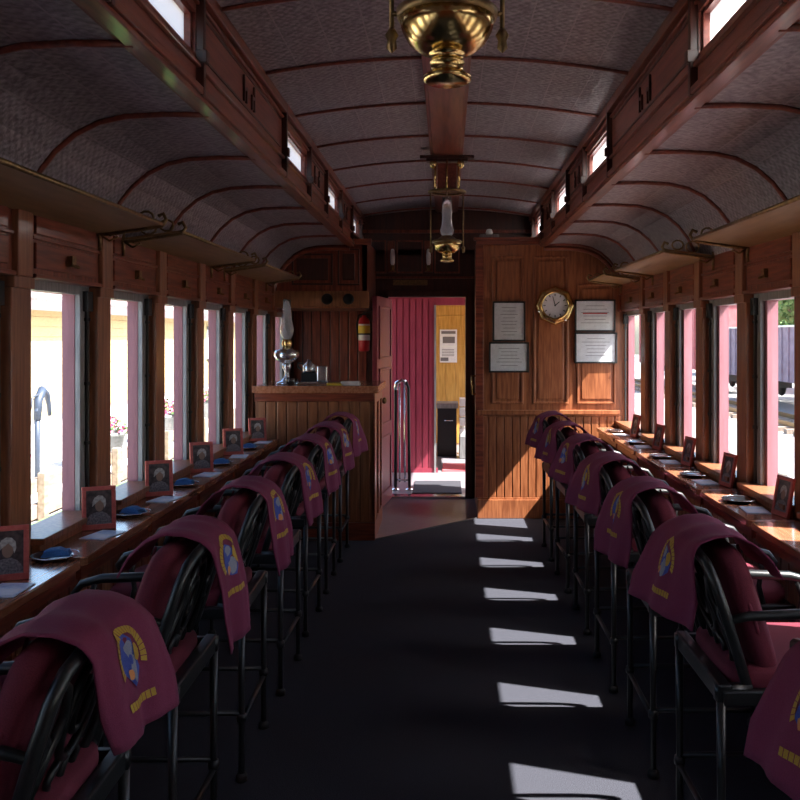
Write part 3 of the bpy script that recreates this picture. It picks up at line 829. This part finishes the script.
# ------------------------------------------------------------------ towels
def towel(side, y, k, ym, hw0, hw1, hemz, skew, sway):
    """hw0,hw1 half widths at the top and the hem; skew = extra drop of near corner; ym = centre offset"""
    row = 'left' if side < 0 else 'right'
    rz = PI if side < 0 else 0
    t = thing('draped_towel', (side*.95, y, 0), 'maroon towel with gold and blue emblem over %s chair from the camera, %s row' % (ORD[k], row), 'towel', 'emblem towels on the %s chairs' % row, rz)
    path = [(-.075,.86),(-.10,.905),(-.14,.945),(-.19,.966),(-.245,.963),(-.292,.945),(-.318,.915),(-.330,.86),(-.342,.80),(-.356,hemz)]
    segs = [0]
    for a, b in zip(path[:-1], path[1:]): segs.append(segs[-1]+math.hypot(b[0]-a[0], b[1]-a[1]))
    Ltot = segs[-1]; v0 = segs[5]      # emblem is measured from the outer shoulder
    near = -1 if side > 0 else 1       # local y sign of the side nearest the camera
    ph = random.uniform(0, 6)
    def PT(u, v, off=0):
        """u -1..1 (reading direction = -y), v metres along the path"""
        v = min(max(v, 0), Ltot); i = 0
        while i < len(segs)-2 and segs[i+1] < v: i += 1
        f = (v-segs[i])/(segs[i+1]-segs[i]); a, b = path[i], path[i+1]
        x = a[0]+(b[0]-a[0])*f; z = a[1]+(b[1]-a[1])*f
        q = v/Ltot; out = max(0, (v-segs[5])/(Ltot-segs[5]))
        hw = hw0*(1-out)+hw1*out
        fr = max(0, 1-v/segs[3]); hw += .03*fr
        yy = -u*hw + ym + sway*out
        e = (u*-1)*near            # +1 on the near side
        z -= skew*out*out*(.5+.5*e)
        wv = .006*math.sin(5*u+ph)*out + .003*math.sin(11*u+2*ph+8*q)
        x -= wv + .004*math.sin(4*u+ph)*q
        z += .004*math.sin(7*u+ph) * (1-out)
        x += (.34 if side > 0 else .26)*(e*hw)*min(1, out*1.4)
        d = Vector((b[0]-a[0], b[1]-a[1])).normalized()
        x += d.y*off; z += -d.x*off
        return (x, yy, z)
    g = G(); nv = 30
    g.grid(lambda u, v: PT(u*2-1, v*Ltot), 16, nv)
    cl = build('cloth', g, towel_m, t, True, solid=.005)
    for p in cl.data.polygons: p.use_smooth = True
    # emblem, metres: centre at v = vc
    em = G(); vc = v0+.085; W0 = (hw0+hw1)/2
    K = .95
    def uv(a, b): return PT(K*a/W0, vc-K*b, .0075)
    def patch(pts, mi, off=.0075):
        em.mi = mi; cx = sum(p[0] for p in pts)/len(pts); cy = sum(p[1] for p in pts)/len(pts)
        vs = [PT(K*cx/W0, vc-K*cy, off)] + [PT(K*a/W0, vc-K*b, off) for a, b in pts]
        n = len(pts); em.add(vs, [(0, 1+i, 1+(i+1)%n) for i in range(n)])
    # gold arch with lettered gaps
    em.mi = 0; n = 22
    for i in range(n):
        a0 = math.radians(212 - 236*i/n); a1 = math.radians(212 - 236*(i+.86)/n)
        ri, ro = (.040,.053), (.053,.070)
        pts = [(ri[0]*math.cos(a0),ri[1]*math.sin(a0)),(ro[0]*math.cos(a0),ro[1]*math.sin(a0)),(ro[0]*math.cos(a1),ro[1]*math.sin(a1)),(ri[0]*math.cos(a1),ri[1]*math.sin(a1))]
        em.add([uv(*p) for p in pts], [(0,1,2,3)])
    def blob(cx, cy, rx, ry, mi, off, n=12, w=.18):
        s = random.random()*6
        patch([(cx+rx*(1+w*math.sin(3*a+s))*math.cos(a), cy+ry*(1+w*math.sin(2*a+s))*math.sin(a)) for a in [2*PI*i/n for i in range(n)]], mi, off)
    blob(-.004,-.002,.034,.050,1,.0070)
    blob(-.004,.022,.015,.017,2,.0080); blob(.004,-.022,.014,.026,2,.0080)
    blob(-.016,-.030,.010,.013,3,.0086); blob(.024,.006,.010,.022,0,.0084); blob(-.006,.0,.008,.010,1,.0088)
    # gold bar under the arch, split like words
    em.mi = 0
    for i in range(9):
        a = -.050+.0112*i
        em.add([uv(a,-.098),uv(a+.0095,-.098),uv(a+.0095,-.082),uv(a,-.082)], [(0,1,2,3)])
    build('emblem', em, [gold, blue, pale, orange_e], t)
rp = random.Random(3)
for k, y in enumerate(LY):
    prm = [(-.01,.145,.095,.735,.02,.03),(.04,.12,.07,.66,.05,.05),(.05,.12,.06,.68,.05,.04),(.05,.12,.08,.70,.04,.03),(.03,.13,.09,.70,.03,.02),(.03,.13,.10,.70,.03,.02),(.02,.13,.11,.70,.02,0)][k]
    ym, a, b, hz, sk, sw = prm
    towel(-1, y, k, -ym, a, b, hz, sk, -sw)
for k, y in enumerate(RY):
    prm = [(-.06,.15,.145,.73,.02,.01),(.0,.155,.15,.735,.015,0),(.02,.14,.10,.70,.02,-.01),(.0,.15,.14,.735,.01,0),(.0,.145,.14,.74,.01,0),(.02,.14,.13,.74,.01,0),(.0,.14,.13,.74,.01,0)][k]
    ym, a, b, hz, sk, sw = prm
    towel(1, y, k, ym, a, b, hz, sk, sw)

# ------------------------------------------------------------------ beyond the doorway
PY = 9.9
g = G(); g.box(-1.3, 1.3, END+.07, PY, -.06, 0.0)
w = build('floor_platform', g, lino); tag(w, 'grey steel end platform outside the doorway', 'floor', kind='structure')
g = G(); g.box(-.54,.17,END-.02,END+.12,0,.018); build('threshold', g, steel, w, bevel=.004)
g = G(); g.box(-1.3,1.3,END+.1,PY+.1,2.12,2.17); build('platform_roof', g, paint_d, w)
g = G()
g.box(-1.4,-.12,PY,PY+.06,0,2.15); g.box(.34,1.4,PY,PY+.06,0,2.15); g.box(-.12,.34,PY,PY+.06,1.84,2.15)
for x in [-.62+.07*i for i in range(7)]: g.box(x+.004,x+.062,PY-.012,PY,.05,1.90)
g.box(-1.4,-.10,PY-.02,PY,0,.05)
w = build('wall_next_car', g, paint_d); tag(w, 'maroon boarded end wall of the next car seen through the doorway', 'wall', kind='structure')
g = G(); g.box(-.14,-.12,PY-.03,PY+.08,0,1.84); build('door_jamb', g, greym, w)
g = G(); g.box(-1.3,1.3,PY,13.2,-.06,0); w = build('floor_next_car', g, lino); tag(w, 'grey floor inside the next car', 'floor', kind='structure')
g = G(); g.box(-1.3,1.3,PY+.06,13.2,2.2,2.25); w = build('ceiling_next_car', g, yellow_w); tag(w, 'wooden ceiling of the next car', 'ceiling', kind='structure')
g = G(); g.box(-1.3,1.3,12.6,12.66,0,2.2)
for i in range(18): g.box(-1.28+.14*i,-1.145+.14*i,12.588,12.6,.0,1.1)
for i in range(8): g.box(-1.28,1.28,12.588,12.6,1.1+.137*i,1.232+.137*i)
w = build('wall_far', g, yellow_w, bevel=.003); tag(w, 'yellow pine board wall inside the next car', 'wall', kind='structure')
for s in (-1,1):
    g = G(); g.box(s*1.3,s*1.36,PY,13.2,0,.8); g.box(s*1.3,s*1.36,PY,13.2,1.8,2.2)
    for y in (10,11,12,13): g.box(s*1.3,s*1.36,y,y+.15,.8,1.8)
    w = build('wall_next_car_%s' % ('left' if s < 0 else 'right'), g, yellow_w); tag(w, 'side wall of the next car, %s' % ('left' if s < 0 else 'right'), 'wall', kind='structure')
t = thing('poster', (.02, 12.58, 1.13), 'grey and white poster on the yellow wall beyond the doorway', 'poster')
g = G(); g.box(-.12,.12,-.008,0,0,.46); build('sheet', g, paper, t)
g = G(); g.box(-.10,.10,-.010,-.008,.40,.44); g.box(-.08,.09,-.010,-.008,.27,.36); g.box(-.11,.0,-.010,-.008,.02,.07)
for i in range(5): g.box(-.09,.08,-.010,-.008,.09+.022*i,.098+.022*i)
build('text_lines', g, ink, t)
g = G(); g.box(-.115,.115,-.011,-.008,.215,.235); build('white_band', g, white_p, t)
t = thing('black_cabinet', (.02, 11.2, 0), 'black cabinet with a grey lid seen through the doorway', 'cabinet')
g = G(); g.box(-.14,.10,0,.4,.0,.60); build('body', g, rubber, t, bevel=.01)
g = G(); g.box(-.15,.12,-.02,.42,.60,.66); build('lid', g, greym, t, bevel=.006)
g = G(); g.tube([(-.05,-.01,.45),(-.05,-.04,.45),(.05,-.04,.45),(.05,-.01,.45)], .008, 6); build('handle', g, steel, t, True)
for k in range(4):  # stack of plain white blocks
    o = build('white_crate', G().box(.155,.26,11.0,11.25,.28+.12*k,.375+.12*k), white_p, bevel=.008)
    tag(o, 'small white carton beyond the doorway, %s' % ('lowest of its stack','second from the bottom','third from the bottom','topmost of its stack')[k], 'carton', 'white cartons beyond the doorway')
g = G(); g.box(.15,.265,10.98,11.26,0,.28); tag(build('grey_crate', g, greym, bevel=.01), 'plain grey box under the white cartons beyond the doorway', 'box')
g = G(); g.box(-.33,.14,8.55,9.25,0,.012); tag(build('rubber_mat', g, mat('dark_mat', (.022,.022,.03), .95)), 'dark grey rubber mat on the platform outside the doorway', 'mat')
g = G(); g.box(-.05,.30,9.95,10.5,0,.015); tag(build('door_mat', g, mat('pink_mat', (.55,.09,.10), .9)), 'pinkish red mat inside the next car', 'mat')
t = thing('stanchion_railing', (-.44, 8.75, 0), 'chrome and black hooped handrail standing on the platform', 'handrail')
g = G(); g.tube([(-.06,0,0),(-.06,0,1.0),(-.045,0,1.05),(0,0,1.07),(.045,0,1.05),(.065,0,1.0),(.075,0,0)], .015, 10); build('hoop', g, rubber, t, True)
g = G(); g.tube([(-.06,-.004,.98),(-.05,-.006,1.045),(0,-.006,1.075),(.04,-.006,1.055)], .019, 10); build('chrome_grip', g, steel, t, True)
g = G(); g.tube([(-.02,0,.08),(-.02,0,1.04)], .009, 8); g.tube([(.03,0,.08),(.03,0,1.04)], .009, 8); g.tube([(-.06,0,.10),(.075,0,.10)], .010, 8); build('inner_bar', g, steel, t, True)
g = G(); g.lathe([(.04,0),(.04,.012),(.018,.03)], (-.06,0,0), 14); g.lathe([(.04,0),(.04,.012),(.018,.03)], (.075,0,0), 14); build('floor_flange', g, steel, t, True)

# ------------------------------------------------------------------ outside
GL = -.35; GR = -1.0
gravel = noisy('pale_gravel', (.20,.19,.18), (.30,.29,.28), .95, (1,1,1), 30, 4, .4, .01)
lawn_m = noisy('lawn_grass', (.10,.22,.05), (.22,.36,.10), .95, (1,1,1), 24, 4, .5, .02)
concrete = noisy('concrete_path', (.55,.52,.48), (.68,.65,.60), .9, (1,1,1), 12, 4)
siding = noisy('cream_yellow_siding', (.46,.34,.17), (.54,.41,.21), .7, (1,1,8), 6, 3)
shingle = noisy('rose_grey_shingles', (.17,.125,.12), (.28,.22,.21), .9, (1,1,1), 14, 4, .5, .02, lo=.4, hi=.6)
trimm = noisy('brown_trim', (.14,.09,.09), (.20,.14,.14), .7, (4,4,4), 4, 3)
leafg = noisy('green_leaves', (.06,.14,.035), (.18,.30,.09), .8, (1,1,1), 3, 4)
pinkf = noisy('pink_petals', (.75,.10,.25), (.85,.28,.42), .8, (1,1,1), 30, 3)
timber = noisy('weathered_timber', (.22,.16,.12), (.34,.26,.20), .8, (4,1,4), 5, 4)
g = G(); g.box(-60,-1.9,-25,120,GL-.3,GL); w = build('ground_left', g, gravel); tag(w, 'pale sunlit station ground left of the car', 'ground', kind='structure')
g = G(); g.box(-1.9,90,-25,120,GR-.3,GR); w = build('ground_right', g, gravel); tag(w, 'pale sunlit rail yard ground right of the car', 'ground', kind='structure')
g = G(); g.box(-4.0,-3.0,5,40,GL,GL+.04); tag(build('lawn', g, lawn_m), 'strip of green lawn beside the left windows', 'lawn', kind='structure')
g = G(); g.box(-8.4,-4.2,-4,60,GL,GL+.05); tag(build('path', g, concrete), 'pale path in front of the station building', 'path', kind='structure')
g = G()
for z in (GL+.28, GL+.02): g.box(-4.17,-4.10,5,40,z,z+.14)
bd = thing('timber_edging', (0,0,0), 'low weathered timber rail along the lawn outside left windows', 'fence')
build('rail', g, timber, bd, bevel=.01)
g = G()
for i in range(18): g.box(-4.10,-4.02,5+2*i,5.1+2*i,GL,GL+.48)
build('post', g, timber, bd, bevel=.01)
bt = thing('station_building', (-9.2, 25, GL), 'cream yellow station building with shingled roof seen through the left windows', 'building')
g = G(); g.box(-6,0,-23,38,0,2.75); wl = build('wall', g, siding, bt)
g = G()
for i in range(12): g.box(0,.012,-23,38,.23*i,.23*i+.215)
build('clapboards', g, siding, bt, bevel=.004)
g = G(); g.prism([(.50,2.52),(-3.2,4.3),(-7.2,2.3),(-7.2,2.45),(-3.2,4.48),(.55,2.66)], -24, 39, 'y'); build('roof', g, shingle, bt)
g = G(); g.box(.48,.54,-24,39,2.40,2.60); g.box(-.0,.50,-24,39,2.50,2.53); build('fascia', g, trimm, bt)
for i, y in enumerate((-11,3.5,10,16.5,23,29.5)):
    g = G(); g.box(.012,.06,y-.6,y+.6,.9,.98); g.box(.012,.06,y-.6,y+.6,2.1,2.2); g.box(.012,.06,y-.6,y-.5,.9,2.2); g.box(.012,.06,y+.5,y+.6,.9,2.2); g.box(.012,.045,y-.02,y+.02,.9,2.2)
    wf = build('window', g, white_p, bt)
    g = G(); g.box(.008,.02,y-.5,y+.5,.98,2.1); build('pane', g, mat('dark_glass_%d' % i, (.12,.14,.17), .1), wf)
def flower_tub(y, k):
    t = thing('flower_tub', (-4.85, y, GL+.05), 'grey tub of pink flowers outside the left windows, %s along the path' % ORD[k], 'planter', 'flower tubs outside')
    g = G(); g.lathe([(.24,0),(.33,.40),(.36,.42),(.36,.46),(.31,.46),(.30,.40)], n=24); g.lathe([(.30,.40),(0,.41)], n=24)
    build('tub', g, greym, t, True)
    r = random.Random(k); gl = G(); gf = G()
    for i in range(420):
        a = r.uniform(0, 2*PI); rr = .38*math.sqrt(r.random()); z = .44+.28*(1-(rr/.42)**2)*r.random()**.4
        c = Vector((rr*math.cos(a), rr*math.sin(a), z)); n = Vector((r.uniform(-1,1), r.uniform(-1,1), r.uniform(0,1))).normalized()
        u = n.orthogonal().normalized()*.035; v = n.cross(u)
        (gf if i % 2 else gl).add([c-u, c-v*.7, c+u, c+v*.7], [(0,1,2,3)])
    build('foliage', gl, leafg, t); build('blossoms', gf, pinkf, t)
for k, y in enumerate((9.6, 12.6, 15.4, 18.6)): flower_tub(y, k)
t = thing('water_pump', (-5.1, 11.2, GL+.05), 'grey curved hand pump beyond the first flower tub', 'pump')
g = G(); g.tube([(0,0,0),(0,0,.9)], .035, 12); g.tube([(0,0,.75),(0,.03,1.0),(0,.14,1.12),(0,.27,1.06),(0,.33,.92),(0,.35,.78)], [.045,.055,.055,.04,.03,.025], 12); build('body', g, mat('blue_grey_iron', (.035,.05,.08), .5), t, True)
g = G(); g.tube([(0,.1,1.08),(0,-.12,1.05),(0,-.18,.9)], .015, 8); build('handle', g, mat('dark_iron', (.05,.06,.08), .5), t, True)

# right side: tracks, cars, trees
for k, x in enumerate((5.0, 9.5)):
    t = thing('railway_track', (x, 30, GR), 'steel track with dark ties in the yard, %s the car' % ('nearer to' if k == 0 else 'farther from'), 'track', 'yard tracks')
    for s in (-.46,.46):
        g = G(); g.box(s-.035,s+.035,-35,60,.12,.24); build('rail', g, aged, t)
    g = G()
    for i in range(150): g.box(-.85,.85,-35+.62*i,-34.78+.62*i,0,.12)
    build('ties', g, timber, t)
    t.children[-1]['kind'] = 'stuff'
def freight(name, x, y0, y1, h, m, label, roof):
    L2 = (y1-y0)/2
    t = thing(name, (x, (y0+y1)/2, GR+.24), label, 'railway car', 'freight cars in the yard')
    g = G(); g.box(-1.2,1.2,-L2,L2,.75,h); build('body', g, m, t)
    g = G(); n = int(2*L2/.6)
    for i in range(n+1): g.box(-1.24,-1.2,-L2+.6*i-.03,-L2+.6*i+.03,.75,h)
    build('side_rib', g, m, t)
    g = G()
    if roof: g.prism([(-1.3,h),(0,h+.3),(1.3,h)], -L2-.05, L2+.05, 'y')
    else: g.box(-1.26,-1.18,-L2,L2,h,h+.06); g.box(1.18,1.26,-L2,L2,h,h+.06)
    build('roof' if roof else 'top_rail', g, shingle if roof else white_p, t)
    for e in (-L2+1.2, L2-1.2):
        for d in (-.5,.5):
            for s in (-.46,.46):
                g = G(); g.lathe([(0,-.06),(.38,-.06),(.40,0),(.36,.05),(0,.05)], (s,e+d,.38), 20, 'x'); build('wheel', g, rubber, t, True)
        g = G(); g.box(-.7,.7,e-.9,e+.9,.30,.62); build('truck', g, rubber, t)
freight('gondola_car', 12.3, 22, 36, 2.55, noisy('purple_grey_paint', (.20,.15,.20), (.28,.22,.28), .7, (1,1,1), 4, 3), 'purple grey open freight car in the yard outside the right windows', False)
freight('boxcar', 12.3, 38.5, 52, 3.6, noisy('boxcar_red', (.45,.12,.12), (.55,.18,.18), .7, (1,1,1), 4, 3), 'red boxcar beyond the purple grey freight car', True)
def tree(x, y, h, r, k, label, gz):
    t = thing('leafy_tree', (x, y, gz), label, 'tree', 'trees outside')
    g = G(); g.tube([(0,0,0),(.1,0,h*.4),(0,.1,h*.8)], [.22,.16,.06], 10)
    for i in range(5):
        a = i*1.3; g.tube([(0,0,h*.4),(math.cos(a)*r*.6, math.sin(a)*r*.6, h*.7)], [.08,.03], 6)
    build('trunk', g, timber, t, True)
    rr = random.Random(k); g = G()
    blobs = [(rr.uniform(-.55,.55)*r, rr.uniform(-.55,.55)*r, h*rr.uniform(.5,.88), r*rr.uniform(.35,.55)) for _ in range(14)]
    for i in range(6000):
        b = blobs[i % 14]; n = Vector((rr.gauss(0,1), rr.gauss(0,1), rr.gauss(0,1))).normalized()
        c = Vector(b[:3]) + n*b[3]*rr.uniform(.6,1.05)
        m = (n + Vector((rr.uniform(-.7,.7), rr.uniform(-.7,.7), rr.uniform(-.7,.7)))).normalized()
        u = m.orthogonal().normalized()*.16; v = m.cross(u)
        g.add([c-u, c-v*.6, c+u, c+v*.6], [(0,1,2,3)])
    build('crown', g, leafg, t)
for k, (x, y) in enumerate(((19,26),(19.5,33),(19,40),(20,49),(19,18),(20,58))):
    tree(x, y, 6.5, 3.2, k, 'leafy green tree behind the yard, %s along the row' % ORD[k], GR)
for k, (x, y) in enumerate(((-18,42),(-19,30))):
    tree(x, y, 7.5, 3.0, 20+k, 'leafy tree behind the station building, %s' % ('farther along' if k == 0 else 'closer'), GL)

for o in list(bpy.data.objects):
    if 'label' in o:
        l = o['label']
        for a, b in (('nearest from the camera', 'nearest to the camera'), ('over nearest chair from the camera', 'over the chair nearest to the camera'),
                     ('on the nearest black plate from the camera', 'on the black plate nearest to the camera'), ('nearest one to the camera', 'nearest to the camera')):
            l = l.replace(a, b)
        o['label'] = l
# ------------------------------------------------------------------ light
sd = Vector((.79, -.278, 1.0)).normalized()     # towards the sun
su = bpy.data.lights.new('sun', 'SUN'); su.energy = 35; su.angle = math.radians(.55); su.color = (1,.96,.91)
so = bpy.data.objects.new('sun', su); C.objects.link(so); so.rotation_euler = sd.to_track_quat('Z', 'Y').to_euler(); so.location = (6,-3,10)
wd = bpy.data.worlds.new('sky'); S.world = wd; wd.use_nodes = True
nt = wd.node_tree; bg = nt.nodes['Background']
sk = nt.nodes.new('ShaderNodeTexSky'); sk.sky_type = 'NISHITA'; sk.sun_disc = False
sk.sun_elevation = math.asin(sd.z); sk.sun_rotation = math.atan2(sd.x, sd.y); sk.air_density = 1.0; sk.dust_density = 2.0
nt.links.new(sk.outputs[0], bg.inputs[0]); bg.inputs[1].default_value = .9

# ------------------------------------------------------------------ camera
cd = bpy.data.cameras.new('camera'); cam = bpy.data.objects.new('camera', cd); C.objects.link(cam)
cd.sensor_width = 36; cd.sensor_fit = 'HORIZONTAL'; cd.lens = 900/800*36
cam.location = (0,0,H); cam.rotation_euler = (PI/2,0,0)
cd.shift_x = -(447-400)/800; cd.shift_y = -(400-336)/800
cd.clip_start = .05; cd.clip_end = 400
S.camera = cam
S.view_settings.view_transform = 'Standard'; S.view_settings.look = 'None'; S.view_settings.gamma = 1
S.view_settings.use_curve_mapping = False; S.view_settings.exposure = -0.2
